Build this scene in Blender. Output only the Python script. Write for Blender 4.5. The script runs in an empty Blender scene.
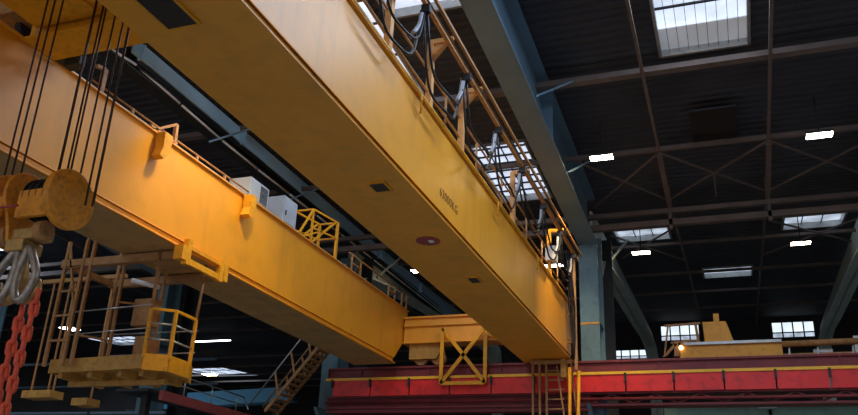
import bpy, bmesh, math, random
from mathutils import Vector, Matrix
random.seed(4)
scene = bpy.context.scene
COL = scene.collection

# ------------------------------------------------------------------ materials
def nt_mat(name):
    m = bpy.data.materials.new(name); m.use_nodes = True
    return m, m.node_tree, m.node_tree.nodes['Principled BSDF']

def paint(name, col, rough=.45, metal=0.0, var=.12, scale=1.5, dirt=None, dirt_amt=.35, coat=0.0, bump=0.0, spec=.5, stretch=(1, 1, 1), streak=0.0):
    m, nt, b = nt_mat(name)
    tc = nt.nodes.new('ShaderNodeTexCoord')
    mp = nt.nodes.new('ShaderNodeMapping'); mp.inputs['Scale'].default_value = stretch
    nt.links.new(tc.outputs['Object'], mp.inputs[0])
    n = nt.nodes.new('ShaderNodeTexNoise'); n.inputs['Scale'].default_value = scale; n.inputs['Detail'].default_value = 6
    nt.links.new(mp.outputs[0], n.inputs['Vector'])
    r = nt.nodes.new('ShaderNodeValToRGB')
    lo = [c*(1-var) for c in col]; hi = [min(1, c*(1+var)) for c in col]
    r.color_ramp.elements[0].position = .3; r.color_ramp.elements[1].position = .7
    r.color_ramp.elements[0].color = (*lo, 1); r.color_ramp.elements[1].color = (*hi, 1)
    nt.links.new(n.outputs['Fac'], r.inputs[0])
    out = r.outputs[0]
    if dirt:
        n2 = nt.nodes.new('ShaderNodeTexNoise'); n2.inputs['Scale'].default_value = scale*3.1; n2.inputs['Detail'].default_value = 8
        nt.links.new(mp.outputs[0], n2.inputs['Vector'])
        r2 = nt.nodes.new('ShaderNodeValToRGB')
        r2.color_ramp.elements[0].position = .5; r2.color_ramp.elements[0].color = (0, 0, 0, 1)
        r2.color_ramp.elements[1].position = .75; r2.color_ramp.elements[1].color = (dirt_amt,)*3+(1,)
        nt.links.new(n2.outputs['Fac'], r2.inputs[0])
        mx = nt.nodes.new('ShaderNodeMixRGB'); mx.inputs[2].default_value = (*dirt, 1)
        nt.links.new(r2.outputs[0], mx.inputs[0]); nt.links.new(out, mx.inputs[1]); out = mx.outputs[0]
    if streak:
        mp3 = nt.nodes.new('ShaderNodeMapping'); mp3.inputs['Scale'].default_value = (2.2, 2.2, .22)
        nt.links.new(tc.outputs['Object'], mp3.inputs[0])
        n3 = nt.nodes.new('ShaderNodeTexNoise'); n3.inputs['Scale'].default_value = 1.6; n3.inputs['Detail'].default_value = 5
        nt.links.new(mp3.outputs[0], n3.inputs['Vector'])
        r3 = nt.nodes.new('ShaderNodeValToRGB')
        r3.color_ramp.elements[0].position = .54; r3.color_ramp.elements[0].color = (0, 0, 0, 1)
        r3.color_ramp.elements[1].position = .72; r3.color_ramp.elements[1].color = (streak,)*3+(1,)
        nt.links.new(n3.outputs['Fac'], r3.inputs[0])
        m3 = nt.nodes.new('ShaderNodeMixRGB'); m3.inputs[2].default_value = (.22, .10, .03, 1)
        nt.links.new(r3.outputs[0], m3.inputs[0]); nt.links.new(out, m3.inputs[1]); out = m3.outputs[0]
    nt.links.new(out, b.inputs['Base Color'])
    b.inputs['Roughness'].default_value = rough; b.inputs['Metallic'].default_value = metal
    b.inputs['Coat Weight'].default_value = coat; b.inputs['Coat Roughness'].default_value = .42; b.inputs['Coat IOR'].default_value = 1.75
    b.inputs['Specular IOR Level'].default_value = spec
    if bump:
        bp = nt.nodes.new('ShaderNodeBump'); bp.inputs['Strength'].default_value = bump; bp.inputs['Distance'].default_value = .02
        nt.links.new(n.outputs['Fac'], bp.inputs['Height']); nt.links.new(bp.outputs[0], b.inputs['Normal'])
    return m

def glow(name, col, strength, base=(.8, .8, .8), var=0.0, scale=1.2):
    m, nt, b = nt_mat(name)
    b.inputs['Base Color'].default_value = (*base, 1); b.inputs['Roughness'].default_value = .4
    b.inputs['Emission Color'].default_value = (*col, 1); b.inputs['Emission Strength'].default_value = strength
    if var:   # dust and grime on the glazing
        tc = nt.nodes.new('ShaderNodeTexCoord')
        n = nt.nodes.new('ShaderNodeTexNoise'); n.inputs['Scale'].default_value = scale; n.inputs['Detail'].default_value = 7
        nt.links.new(tc.outputs['Object'], n.inputs['Vector'])
        mr = nt.nodes.new('ShaderNodeMapRange'); mr.inputs['From Min'].default_value = .3; mr.inputs['From Max'].default_value = .7
        mr.inputs['To Min'].default_value = strength*(1-var); mr.inputs['To Max'].default_value = strength*(1+var)
        nt.links.new(n.outputs['Fac'], mr.inputs['Value']); nt.links.new(mr.outputs[0], b.inputs['Emission Strength'])
    return m

M = {}
M['yellow'] = paint('crane_yellow', (.92, .38, .004), .48, var=.05, scale=.8, dirt=(.30, .14, .03), dirt_amt=.15, coat=.5, streak=.16)
M['yellow_under'] = M['yellow']
M['yellow_small'] = paint('yellow_steel', (.84, .38, .012), .45, var=.08, scale=3, dirt=(.25, .12, .03), dirt_amt=.4)
M['tan'] = paint('worn_tan_steel', (.42, .21, .07), .6, var=.2, scale=4, dirt=(.12, .07, .04), dirt_amt=.5)
M['ochre'] = paint('ochre_plate', (.55, .29, .06), .6, var=.15, scale=3, dirt=(.15, .08, .03), dirt_amt=.5)
M['paleorange'] = paint('pale_orange_steel', (.74, .38, .13), .55, var=.12, scale=4, dirt=(.3, .15, .06), dirt_amt=.4)
M['azure'] = paint('azure_girder', (.14, .48, .75), .5, var=.08)
M['orange'] = paint('hoist_orange', (.84, .33, .02), .5, var=.15, scale=5, dirt=(.16, .08, .03), dirt_amt=.6)
M['blue'] = paint('column_blue_grey', (.13, .24, .29), .55, var=.12, scale=1.2, dirt=(.05, .07, .08), dirt_amt=.4)
M['litblue'] = paint('rafter_lit_blue', (.36, .62, .84), .5, var=.1, scale=1.2)  # pale blue carries the daylight on the rafter side as colour
M['rafter'] = paint('rafter_grey', (.15, .25, .33), .5, var=.12, scale=1.0)
M['knee'] = paint('knee_grey_green', (.50, .58, .53), .6, var=.12, scale=1.0)
M['deck'] = paint('roof_deck_dark', (.046, .050, .064), .7, var=.25, scale=.7)
M['purlin'] = paint('purlin_brown', (.155, .12, .105), .6, var=.2, scale=2)
M['dark'] = paint('dark_steel', (.02, .024, .028), .6, var=.2, scale=2)
M['black'] = paint('black_rubber', (.012, .012, .014), .5, var=.2, scale=6)
M['rope'] = paint('greased_wire_rope', (.05, .03, .025), .45, metal=.4, var=.3, scale=30)
M['red'] = paint('runway_red', (.80, .022, .022), .45, var=.1, scale=1.5, dirt=(.12, .01, .01), dirt_amt=.5)
M['maroon'] = paint('runway_maroon', (.20, .022, .028), .55, var=.15, scale=1.5, dirt=(.05, .02, .02), dirt_amt=.5)
M['busyellow'] = paint('busbar_yellow', (.95, .50, .03), .45, var=.08, scale=5)
M['green'] = paint('machine_green', (.22, .38, .29), .5, var=.1, scale=1.2, dirt=(.1, .16, .13), dirt_amt=.4)
M['grey'] = paint('cabinet_grey', (.45, .50, .56), .45, var=.06, scale=3)
M['galv'] = paint('galvanised_tube', (.42, .43, .42), .4, metal=.6, var=.15, scale=8)
M['steel'] = paint('forged_steel', (.38, .36, .32), .38, metal=.7, var=.25, scale=9, dirt=(.3, .16, .05), dirt_amt=.7)
M['rail'] = paint('rail_steel', (.55, .52, .50), .35, metal=.5, var=.15, scale=6)
M['hookgold'] = paint('oily_hook_steel', (.50, .30, .09), .4, metal=.4, var=.25, scale=9, dirt=(.2, .18, .15), dirt_amt=.7)
M['chain'] = paint('red_chain', (.85, .10, .035), .5, var=.22, scale=9, dirt=(.35, .12, .08), dirt_amt=.6)
M['concrete'] = paint('concrete_floor', (.30, .29, .27), .6, var=.2, scale=.5, dirt=(.12, .11, .1), dirt_amt=.6)
M['wall'] = paint('wall_dark_cladding', (.045, .042, .042), .8, var=.25, scale=.6)
M['hatch'] = paint('hatch_grating', (.035, .028, .02), .7, var=.3, scale=25)
M['strap'] = paint('grey_cable_sheath', (.35, .37, .40), .5, var=.15, scale=12)
M['ink'] = paint('stencil_brown', (.22, .09, .02), .7, var=.1, scale=10)
M['pinkred'] = paint('sticker_red', (.38, .06, .06), .6, var=.25, scale=8)
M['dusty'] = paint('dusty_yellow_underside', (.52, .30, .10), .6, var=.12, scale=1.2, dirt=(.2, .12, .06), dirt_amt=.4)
M['fadedred'] = paint('faded_red', (.42, .09, .08), .6, var=.15, scale=2)
M['lampwarm'] = None
M['white'] = paint('white_plastic', (.8, .8, .78), .5, var=.04, scale=5)
M['pane'] = glow('skylight_glazing', (.66, .78, 1.0), .98, var=.22, scale=1.6)
M['pane_dim'] = glow('dusty_skylight_glazing', (.70, .82, 1.0), .62, var=.5, scale=2.2)
M['pane_grey'] = glow('frosted_skylight_strip', (.62, .68, .78), .22, var=.2)
M['winpane'] = glow('clerestory_glazing', (.80, .92, 1.0), 1.1, var=.2)
M['lamp'] = glow('led_diffuser', (1.0, .80, .52), 45)
M['lampwarm'] = glow('work_lamp_lens', (1.0, .75, .45), 5)
M['lampcool'] = glow('cool_lamp_diffuser', (.85, .9, 1.0), 14)

# ------------------------------------------------------------------ mesh helper
class MB:
    def __init__(s): s.bm = bmesh.new()
    def box(s, x0, x1, y0, y1, z0, z1):
        v = [s.bm.verts.new((x, y, z)) for x in (x0, x1) for y in (y0, y1) for z in (z0, z1)]
        for f in ((0, 1, 3, 2), (4, 6, 7, 5), (0, 4, 5, 1), (2, 3, 7, 6), (0, 2, 6, 4), (1, 5, 7, 3)):
            s.bm.faces.new([v[i] for i in f])
        return s
    def bar(s, p, q, w, h=None, up=(0, 0, 1)):
        h = h or w; p = Vector(p); q = Vector(q); d = (q-p).normalized(); up = Vector(up)
        if abs(d.dot(up)) > .98: up = Vector((0, 1, 0))
        a = d.cross(up).normalized()*w/2; b = a.cross(d).normalized()*h/2
        v = [s.bm.verts.new(c+i*a+j*b) for c in (p, q) for i, j in ((-1, -1), (1, -1), (1, 1), (-1, 1))]
        for f in ((3, 2, 1, 0), (4, 5, 6, 7), (0, 1, 5, 4), (1, 2, 6, 5), (2, 3, 7, 6), (3, 0, 4, 7)):
            s.bm.faces.new([v[i] for i in f])
        return s
    def tube(s, p, q, r, n=8, r2=None, cap=True):
        r2 = r if r2 is None else r2
        p = Vector(p); q = Vector(q); d = (q-p).normalized()
        up = Vector((0, 0, 1)) if abs(d.z) < .95 else Vector((0, 1, 0))
        a = d.cross(up).normalized(); b = a.cross(d)
        R = [[s.bm.verts.new(c+(a*math.cos(t)+b*math.sin(t))*rr) for t in [2*math.pi*k/n for k in range(n)]] for c, rr in ((p, r), (q, r2))]
        for k in range(n):
            f = s.bm.faces.new((R[0][k], R[0][(k+1) % n], R[1][(k+1) % n], R[1][k])); f.smooth = True
        if cap: s.bm.faces.new(R[0][::-1]); s.bm.faces.new(R[1])
        return s
    def path(s, pts, r, n=7, closed=False):
        pts = [Vector(p) for p in pts]; m = len(pts); rings = []
        rs = r if isinstance(r, (list, tuple)) else [r]*m
        prev = None
        for i in range(m):
            if closed: t = (pts[(i+1) % m]-pts[i-1]).normalized()
            else: t = (pts[min(i+1, m-1)]-pts[max(i-1, 0)]).normalized()
            if prev is None:
                up = Vector((0, 0, 1)) if abs(t.z) < .9 else Vector((1, 0, 0))
                a = t.cross(up).normalized()
            else: a = (prev-t*prev.dot(t)).normalized()
            prev = a; b = a.cross(t)
            rings.append([s.bm.verts.new(pts[i]+(a*math.cos(u)+b*math.sin(u))*rs[i]) for u in [2*math.pi*k/n for k in range(n)]])
        for i in range(m if closed else m-1):
            A, B = rings[i], rings[(i+1) % m]
            for k in range(n):
                f = s.bm.faces.new((A[k], A[(k+1) % n], B[(k+1) % n], B[k])); f.smooth = True
        if not closed: s.bm.faces.new(rings[0][::-1]); s.bm.faces.new(rings[-1])
        return s
    def prism(s, prof, ax, a, b):
        def P(u, v, w):
            return {'x': (w, u, v), 'y': (u, w, v), 'z': (u, v, w)}[ax]
        A = [s.bm.verts.new(P(u, v, a)) for u, v in prof]; B = [s.bm.verts.new(P(u, v, b)) for u, v in prof]
        n = len(prof)
        s.bm.faces.new(A); s.bm.faces.new(B[::-1])
        for k in range(n): s.bm.faces.new((A[k], B[k], B[(k+1) % n], A[(k+1) % n]))
        return s
    def quad(s, *p): s.bm.faces.new([s.bm.verts.new(q) for q in p]); return s
    def build(s, name, mat, parent=None, bevel=0, loc=None):
        bmesh.ops.recalc_face_normals(s.bm, faces=s.bm.faces)
        me = bpy.data.meshes.new(name); s.bm.to_mesh(me); s.bm.free()
        me.materials.append(M[mat] if isinstance(mat, str) else mat)
        o = bpy.data.objects.new(name, me); COL.objects.link(o)
        if parent is not None:
            o.parent = parent
            o.matrix_parent_inverse = Matrix.Translation(-ploc(parent))
        if bevel:
            md = o.modifiers.new('edge', 'BEVEL'); md.width = bevel; md.segments = 2; md.limit_method = 'ANGLE'
        return o

def ploc(o):
    v = Vector((0, 0, 0))
    while o is not None:
        v = v+o.location; 
        if o.parent is not None: v = v+o.matrix_parent_inverse.translation
        o = o.parent
    return v

def tag(o, label=None, cat=None, group=None, kind=None):
    if label: o['label'] = label
    if cat: o['category'] = cat
    if group: o['group'] = group
    if kind: o['kind'] = kind
    return o
def root(name, loc, label=None, cat=None, group=None, kind=None):
    o = bpy.data.objects.new(name, None); COL.objects.link(o); o.location = loc; o.empty_display_size = .3
    return tag(o, label, cat, group, kind)
def copy_tree(o, parent=None):
    c = o.copy(); COL.objects.link(c)
    if parent is not None: c.parent = parent
    for ch in list(o.children): copy_tree(ch, c)
    return c
def lab(o, label): o['label'] = label; return o

# ------------------------------------------------------------------ the hall: roof line
def deck(Y): return 12.96-.06*(Y-8) if Y < 24 else 12.0+.0766*(Y-24)

# skylight openings in the roof deck: x0, x1, y0, y1
HOLES = {
 'big': (-.93, 1.02, 13.3, 17.25), 'mid': (-6.62, -4.95, 20.3, 24.0), 'near': (-6.6, -4.8, 11.6, 14.25),
 'farL': (-3.64, -1.72, 27.8, 29.95), 'farR': (2.1, 4.02, 27.8, 29.95), 'strip': (-.84, 1.16, 35.2, 37.0),
 'left1': (-29.6, -26.2, 22.0, 23.95), 'left2': (-41.5, -37.6, 43.4, 47.4), 'left3': (-46.4, -41.6, 60.3, 66.5),
 'over': (-.9, 1.0, 7.0, 12.6), 'over2': (-18.2, -15.2, 8.0, 12.0), 'over3': (8.2, 10.2, 13.3, 17.25), 'over4': (-9.0, -7.2, -3.0, 1.5), 'gap': (-8.9, -6.9, 12.0, 19.5), 'right2': (7.5, 10.0, 5.0, 10.0), 'right3': (7.6, 10.4, 30.5, 37.0)}  # over, gap and far right openings are unseen, added for their light

def deck_mesh(mb, x0, x1, y0, y1, holes):
    xs = sorted({x0, x1, *[h[0] for h in holes if x0 < h[0] < x1], *[h[1] for h in holes if x0 < h[1] < x1]})
    ys = sorted({y0, y1, *[h[2] for h in holes if y0 < h[2] < y1], *[h[3] for h in holes if y0 < h[3] < y1]})
    for j in range(len(ys)-1):
        ya, yb = ys[j], ys[j+1]; ym = (ya+yb)/2
        runs = []; cur = None
        for i in range(len(xs)-1):
            xm = (xs[i]+xs[i+1])/2
            hole = any(h[0] < xm < h[1] and h[2] < ym < h[3] for h in holes)
            if not hole:
                if cur is None: cur = [xs[i], xs[i+1]]
                else: cur[1] = xs[i+1]
            elif cur: runs.append(cur); cur = None
        if cur: runs.append(cur)
        pitch = .27
        pts = []
        y = ya
        k0 = math.floor(ya/pitch)
        for k in range(k0, int(yb/pitch)+2):
            for f, d in ((0, 0), (.36, 0), (.5, .055), (.86, .055)):
                yy = (k+f)*pitch
                if ya < yy < yb: pts.append((yy, deck(yy)+d))
        pts = [(ya, deck(ya))]+pts+[(yb, deck(yb-1e-6))]
        for a, b in runs:
            va = [mb.bm.verts.new((a, p[0], p[1])) for p in pts]; vb = [mb.bm.verts.new((b, p[0], p[1])) for p in pts]
            for k in range(len(pts)-1): mb.bm.faces.new((va[k], vb[k], vb[k+1], va[k+1]))

HL = list(HOLES.values())
ceil = root('ceiling', (0, 24, 12), 'dark corrugated workshop roof with brown purlins and thin diagonal bracing', 'roof', kind='structure')
mb = MB(); deck_mesh(mb, -52, 22, -12, 24, HL)
deck_mesh(mb, -52, 22, 24, 48.2, HL); deck_mesh(mb, -52, -13, 48.2, 78, HL)
mb.build('roof_sheet', 'deck', ceil)
mb = MB().quad((-52, -12, 14.5), (22, -12, 14.5), (22, 80, 18.5), (-52, 80, 18.5))
# (nothing above the sheet: the sky shows only through the glazing)
mb.bm.free()
# purlins along X: y, drop below the sheet, height, width
def purlin(y, dz, h, w, x0=-52, x1=22, mat='purlin'):
    z = deck(y)-dz
    MB().box(x0, x1, y-w/2, y+w/2, z-h/2, z+h/2).build('purlin', mat, ceil)
for y in (-8, -3.5, 1, 5, 9.6, 13.0): purlin(y, .42, .12, .10)
purlin(17.3, .36, .14, .22)
purlin(20.9, .45, .12, .10)
purlin(29.1, .5, .10, .10); purlin(33.8, .5, .10, .10); purlin(37.7, .5, .10, .10); purlin(41.8, .45, .10, .10)
for y in (52, 57, 62, 67, 72): purlin(y, .5, .14, .12, -52, -13)
# eaves truss above the crane columns: two chords with short posts
e = deck(24.1)
MB().box(-52, 22, 24.0, 24.16, 11.10, 11.24).build('eaves_chord', 'purlin', ceil)
MB().box(-52, 22, 24.05, 24.25, 10.72, 10.90).build('eaves_chord', 'purlin', ceil)
for x in (-1.36, 1.42, 7.3, 10.3, -6.85, -9.75, -15.5, -18.4): MB().box(x-.05, x+.05, 24.05, 24.15, 10.6, deck(24)-.02).build('post', 'purlin', ceil)
# tie bars running with the slope
FX = [-28.7, -20.0, -12.65, -3.95, 4.35, 12.9]
tie_x = []
for a, b in zip(FX[:-1], FX[1:]): tie_x += [a+(b-a)*.298, a+(b-a)*.617]
tie_x = [(-1.36 if abs(x+1.36) < .3 else (1.42 if abs(x-1.42) < .4 else x)) for x in tie_x]
for x in tie_x:
    for ya, yb in ((-10, 23.9), (24.1, 47.8)):
        MB().bar((x, ya, deck(ya)-.46), (x, yb, deck(yb-.01)-.46), .075, .10).build('tie_bar', 'purlin', ceil)
for x in [-1.36, 1.42]:
    MB().bar((x, 21.0, deck(21)-.56), (x, 23.9, deck(23.9)-.62), .14, .10).build('tie_bar', 'purlin', ceil)
# diagonal bracing between the last two purlins before the eaves, and over the farther hall
def brace(p, q): 
    MB().bar((p[0], p[1], deck(p[1])-.55), (q[0], q[1], deck(q[1]-.01)-.55), .05, .05).build('brace', 'purlin', ceil)
for a, b in ((-3.6, -1.36), (1.42, 4.4)):
    brace((a, 20.9), (b, 23.9)); brace((b, 20.9), (a, 23.9))
brace((-1.36, 20.9), (0, 22.4)); brace((1.42, 20.9), (0, 22.4)); brace((0, 22.4), (.0, 23.9)); brace((0, 22.4), (1.42, 23.9)); brace((0, 22.4), (-1.36, 23.9))
brace((-3.6, 27.2), (-1.36, 31.5)); brace((4.4, 27.2), (1.42, 31.5)); brace((-1.5, 27), (-3.6, 30.5)); brace((1.6, 27), (4.4, 30.5))
# closed-off dark roof panel
MB().box(-.45, .66, 19.3, 21.5, 11.90, 11.96).build('closed_roof_panel', 'black', ceil)

def skylight(n, key, pane, nx, ny, label, framemat='galv', bars='dark'):
    x0, x1, y0, y1 = HOLES[key]
    w = root('window_%d' % n, ((x0+x1)/2, (y0+y1)/2, deck((y0+y1)/2)), label, 'skylight', kind='structure')
    za, zb = deck(y0), deck(y1-1e-4)
    MB().quad((x0, y0, za+.16), (x1, y0, za+.16), (x1, y1, zb+.16), (x0, y1, zb+.16)).build('pane', pane, w)
    f = MB()
    for (p, q) in (((x0, y0, za), (x1, y0, za)), ((x0, y1, zb), (x1, y1, zb)), ((x0, y0, za), (x0, y1, zb)), ((x1, y0, za), (x1, y1, zb))):
        f.bar((p[0], p[1], p[2]+.06), (q[0], q[1], q[2]+.06), .07, .26)
    f.build('frame', framemat, w)
    g = MB()
    for k in range(1, nx): x = x0+(x1-x0)*k/nx; g.bar((x, y0, za+.12), (x, y1, zb+.12), .03, .04)
    for k in range(1, ny): y = y0+(y1-y0)*k/ny; z = za+(zb-za)*k/ny; g.bar((x0, y, z+.1), (x1, y, z+.1), .045, .05)
    g.build('glazing_bars', bars, w)
    return w
w = skylight(1, 'big', 'pane', 1, 5, 'large bright roof skylight with dark cross bars above the lone frame')
MB().box(-.9, .99, 16.35, 17.2, deck(17)+.09, deck(17)+.11).build('frosted_strip', 'pane_grey', w)
m = MB()
for k in range(1, 9): m.tube((-.93+1.95*k/9, 13.3, deck(13.3)+.03), (-.93+1.95*k/9, 17.25, deck(17.25)+.03), .006, 5)
m.build('safety_wire', 'dark', w)
skylight(2, 'mid', 'pane', 4, 8, 'bright gridded skylight behind the girder walkway railing')
skylight(3, 'near', 'pane', 2, 3, 'skylight over the near end of the walkway at the top edge')
skylight(4, 'farL', 'pane_dim', 3, 2, 'dusty bluish skylight beside the blue column head', bars='purlin')
skylight(5, 'farR', 'pane_dim', 3, 2, 'dusty bluish skylight at the right, near the right frame', bars='purlin')
skylight(6, 'strip', 'pane_dim', 1, 3, 'narrow strip skylight between the two dusty ones, farther off')
skylight(7, 'left1', 'pane', 4, 2, 'skylight behind the hook block at the left edge')
skylight(8, 'left2', 'pane', 4, 3, 'small bright skylight seen between the uprights of the hanging platform')
skylight(9, 'left3', 'pane', 3, 2, 'far skylight low at left between platform cage and stair')
skylight(10, 'over', 'pane', 2, 4, 'unseen skylight above the viewer, added to put glare on the near girder'); skylight(11, 'over2', 'pane', 2, 4, 'skylight over the left bay')  # the one above the viewer is unseen, added for glare on the girder
skylight(12, 'over3', 'pane', 2, 4, 'skylight over the right bay'); skylight(20, 'over4', 'pane', 2, 4, 'skylight over the near end of the crane'); skylight(21, 'gap', 'pane', 2, 6, 'long unseen skylight above the gap between the girders, added for its light'); skylight(23, 'right3', 'pane', 2, 4, 'unseen skylight added to light the far hall, right bay'); skylight(22, 'right2', 'pane', 2, 4, 'skylight over the right bay, nearer')  # gap and far hall skylights are out of view, added as light sources

# walls and floor
def struct(name, mb, mat, label=None):
    return tag(mb.build(name, mat), label, name.split('_')[0], kind='structure')
struct('floor', MB().box(-52, 22, -12, 80, -.2, 0), 'concrete', 'grey concrete workshop floor')
def cladding(mb, x0, x1, y, z0, z1, holes):
    xs = sorted({x0, x1, *[h[0] for h in holes], *[h[1] for h in holes]}); zs = sorted({z0, z1, *[h[2] for h in holes], *[h[3] for h in holes]})
    for i in range(len(xs)-1):
        for j in range(len(zs)-1):
            xm, zm = (xs[i]+xs[i+1])/2, (zs[j]+zs[j+1])/2
            if not any(h[0] < xm < h[1] and h[2] < zm < h[3] for h in holes): mb.box(xs[i], xs[i+1], y, y+.2, zs[j], zs[j+1])
WIN = [(-6.5, -4.5, 11.75, 12.3), (-3.72, -1.6, 12.72, 13.62), (2.2, 4.35, 12.66, 13.55), (8.2, 10.4, 12.66, 13.55), (-12.2, -10.0, 12.66, 13.55)]
mb = MB(); cladding(mb, -13, 22, 48.0, 0, 14.2, WIN); struct('wall_back', mb, 'wall', 'dark far wall with a row of high windows')
mb = MB().box(-13.2, -13, 48.2, 80, 0, 17).box(-52, -13, 78, 78.2, 0, 17); struct('wall_far', mb, 'wall')
struct('wall_left', MB().box(-52.2, -52, -12, 78, 0, 17), 'wall'); struct('wall_right', MB().box(22, 22.2, -12, 48, 0, 15), 'wall')
for k, (x0, x1, z0, z1) in enumerate(WIN):
    lb = ['low far window beside the foot of the blue column', 'far window row behind the yellow hoist frame', 'far window row under the right knee of the roof frame', 'far window in the next bay right', 'far window in the next bay left'][k]
    w = root('window_%d' % (14+k), ((x0+x1)/2, 48, z0), lb, 'window', kind='structure')
    MB().box(x0, x1, 48.06, 48.08, z0+.33*(z1-z0), z1).build('pane', 'winpane', w)
    MB().box(x0, x1, 48.06, 48.08, z0, z0+.33*(z1-z0)).build('pane', 'pane_dim', w)
    g = MB(); n = 4
    for i in range(n+1): x = x0+(x1-x0)*i/n; g.box(x-.035, x+.035, 47.97, 48.05, z0, z1)
    g.box(x0, x1, 47.97, 48.05, z0-.05, z0+.03).box(x0, x1, 47.97, 48.05, z1-.03, z1+.05).box(x0, x1, 47.97, 48.05, z0+.3*(z1-z0), z0+.36*(z1-z0))
    g.build('frame', 'dark', w)

# ------------------------------------------------------------------ portal frames
def i_seg(mb, X, p, q, depth, w, t=.04):
    """I-section between two (y,z) points of the underside, depth measured upward"""
    (ya, za), (yb, zb) = p, q
    mb.prism([(ya, za), (yb, zb), (yb, zb+t), (ya, za+t)], 'x', X-w/2, X+w/2)
    mb.prism([(ya, za+depth-t), (yb, zb+depth-t), (yb, zb+depth), (ya, za+depth)], 'x', X-w/2, X+w/2)
    mb.prism([(ya, za+t), (yb, zb+t), (yb, zb+depth-t), (ya, za+depth-t)], 'x', X-.03, X+.03)
def rz(y): return 11.78-.0535*y
FL = {-28.7: 'blue-grey frame column at the far left behind the hanging chains', -20.0: 'blue-lit frame column behind the hanging service platform',
      -12.65: 'blue rafter and column glimpsed between the two yellow girders, beside the steel stair',
      -3.95: 'large grey-green roof frame with column right beside the far end of the big girder',
      4.35: 'roof frame at the right edge with bent grey-green knee', 12.9: 'next roof frame further right'}
for X in FX:
    fr = root('portal_frame', (X, 24.8, 0), FL[X], 'steel frame')
    r = MB()
    if X != -12.65:
        for a, b in ((-12, 6), (6, 16), (16, 24.5)): i_seg(r, X, (a, rz(a)), (b, rz(b)), deck(b-.1)-rz(b)-.05, .6)
        for y in (6, 12, 18): r.box(X-.29, X+.29, y-.02, y+.02, rz(y)+.03, deck(y)-.1)
        r.build('rafter', 'rafter', fr)
    else:
        i_seg(r, X+.1, (-12, 11.52), (36, 11.28), .55, .36)
        r.build('rafter', 'dark', fr)
        pl = MB(); pl.prism([(12.7, 11.72), (36, 11.32), (36, 11.86), (12.7, 12.10)], 'x', X+.29, X+.35).build('side_plate', 'litblue', fr)  # side face of the rafter, its daylight painted in with pale blue
        for y in (12.9, 17.3, 27, 31.5): MB().box(X+.35, X+.50, y-.03, y+.03, 11.62-.012*(y-13), 12.0-.012*(y-13)).build('stiffener', 'litblue', fr)
        yy = 12.2; MB().tube((X+.25, 12.1, 11.46), (X+.32, 12.85, 11.50), .03).build('conduit', 'white', fr)
        yy = 12.85
        while yy < 34: MB().tube((X+.32, yy, 11.50-.05*(min(yy, 17)-12.85)), (X+.32, yy+1.75, 11.50-.05*(min(yy+1.75, 17)-12.85)), .03).build('conduit', 'white', fr); yy += 1.85
        MB().box(X+.12, X+.36, 12.9, 34, 11.46, 11.5).prism([(12.9, 11.56), (34, 11.30), (34, 11.36), (12.9, 11.68)], 'x', X+.26, X+.34).build('cable_tray', 'black', fr)
    c = MB()
    # crane column: flanges and web, seen from the near side
    c.box(X-.30, X+.28, 24.55, 24.62, 0, 10.46).box(X-.32, X+.32, 25.25, 25.32, 0, 10.9).box(X-.03, X+.03, 24.62, 25.25, 0, 10.6)
    c.box(X-.5, X+.5, 24.35, 25.4, 0, .06)
    for z in (2.5, 5.0, 7.9): c.box(X-.3, X+.3, 24.6, 25.26, z, z+.04)
    col = c.build('column', 'blue', fr)
    MB().box(X-.30, X+.28, 24.53, 24.55, 7.88, 7.96).build('yellow_band', 'ochre', col)
    MB().prism([(23.75, 5.4), (24.55, 4.6), (24.55, 5.4)], 'x', X-.06, X+.06).build('bracket', 'blue', fr)
    c = MB().box(X+.0, X+.5, 26.3, 26.36, 0, 11.2).box(X-.05, X+.0, 26.0, 26.36, 0, 11.2).build('rear_column', 'dark', fr)
    # far hall rafter with its bent knee
    if X != -12.65 or True:
        k = MB(); w = .72
        if X < -13: continue
        k = MB(); w = .6
        und = [(25.32, 9.5), (26.4, 10.5), (28.3, 10.75), (33, 11.08), (39, 11.35), (41.8, 11.55), (43.6, 11.45), (44.6, 11.0), (45.1, 10.2), (45.3, 8.0)]
        top = [(25.32, 11.9), (26.4, 12.0), (28.3, 12.05), (33, 12.15), (39, 12.3), (42.6, 12.4), (44.5, 12.4), (45.9, 12.0), (46.5, 9.4), (46.5, 8.0)]
        for i in range(len(und)-1):
            a, b = und[i], und[i+1]; A, B = top[i], top[i+1]
            k.prism([a, b, (b[0]+(.06 if i > 6 else 0), b[1]+.06), (a[0]+(.06 if i > 6 else 0), a[1]+.06)], 'x', X-w/2, X+w/2)
            k.prism([a, b, B, A], 'x', X-.04, X+.04)
        k.box(X-w/2, X+w/2, 45.3, 45.36, 0, 8.0).box(X-.04, X+.04, 45.3, 46.5, 0, 8.0).box(X-w/2, X+w/2, 46.44, 46.5, 0, 8.0)
        k.build('knee', 'knee', fr)
    MB().bar((X+.3, 27.2, 10.75), (X+.85, 28.0, deck(28)-.55), .08).build('knee_brace', 'knee', fr)
    MB().bar((X+.3, 16.0, rz(16)+.1), (X+.95, 17.2, deck(17.2)-.40), .05).build('knee_brace', 'rafter', fr)
    MB().bar((X+.3, 19.8, rz(19.8)+.1), (X+.9, 20.9, deck(20.9)-.5), .05).build('knee_brace', 'rafter', fr)

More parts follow.
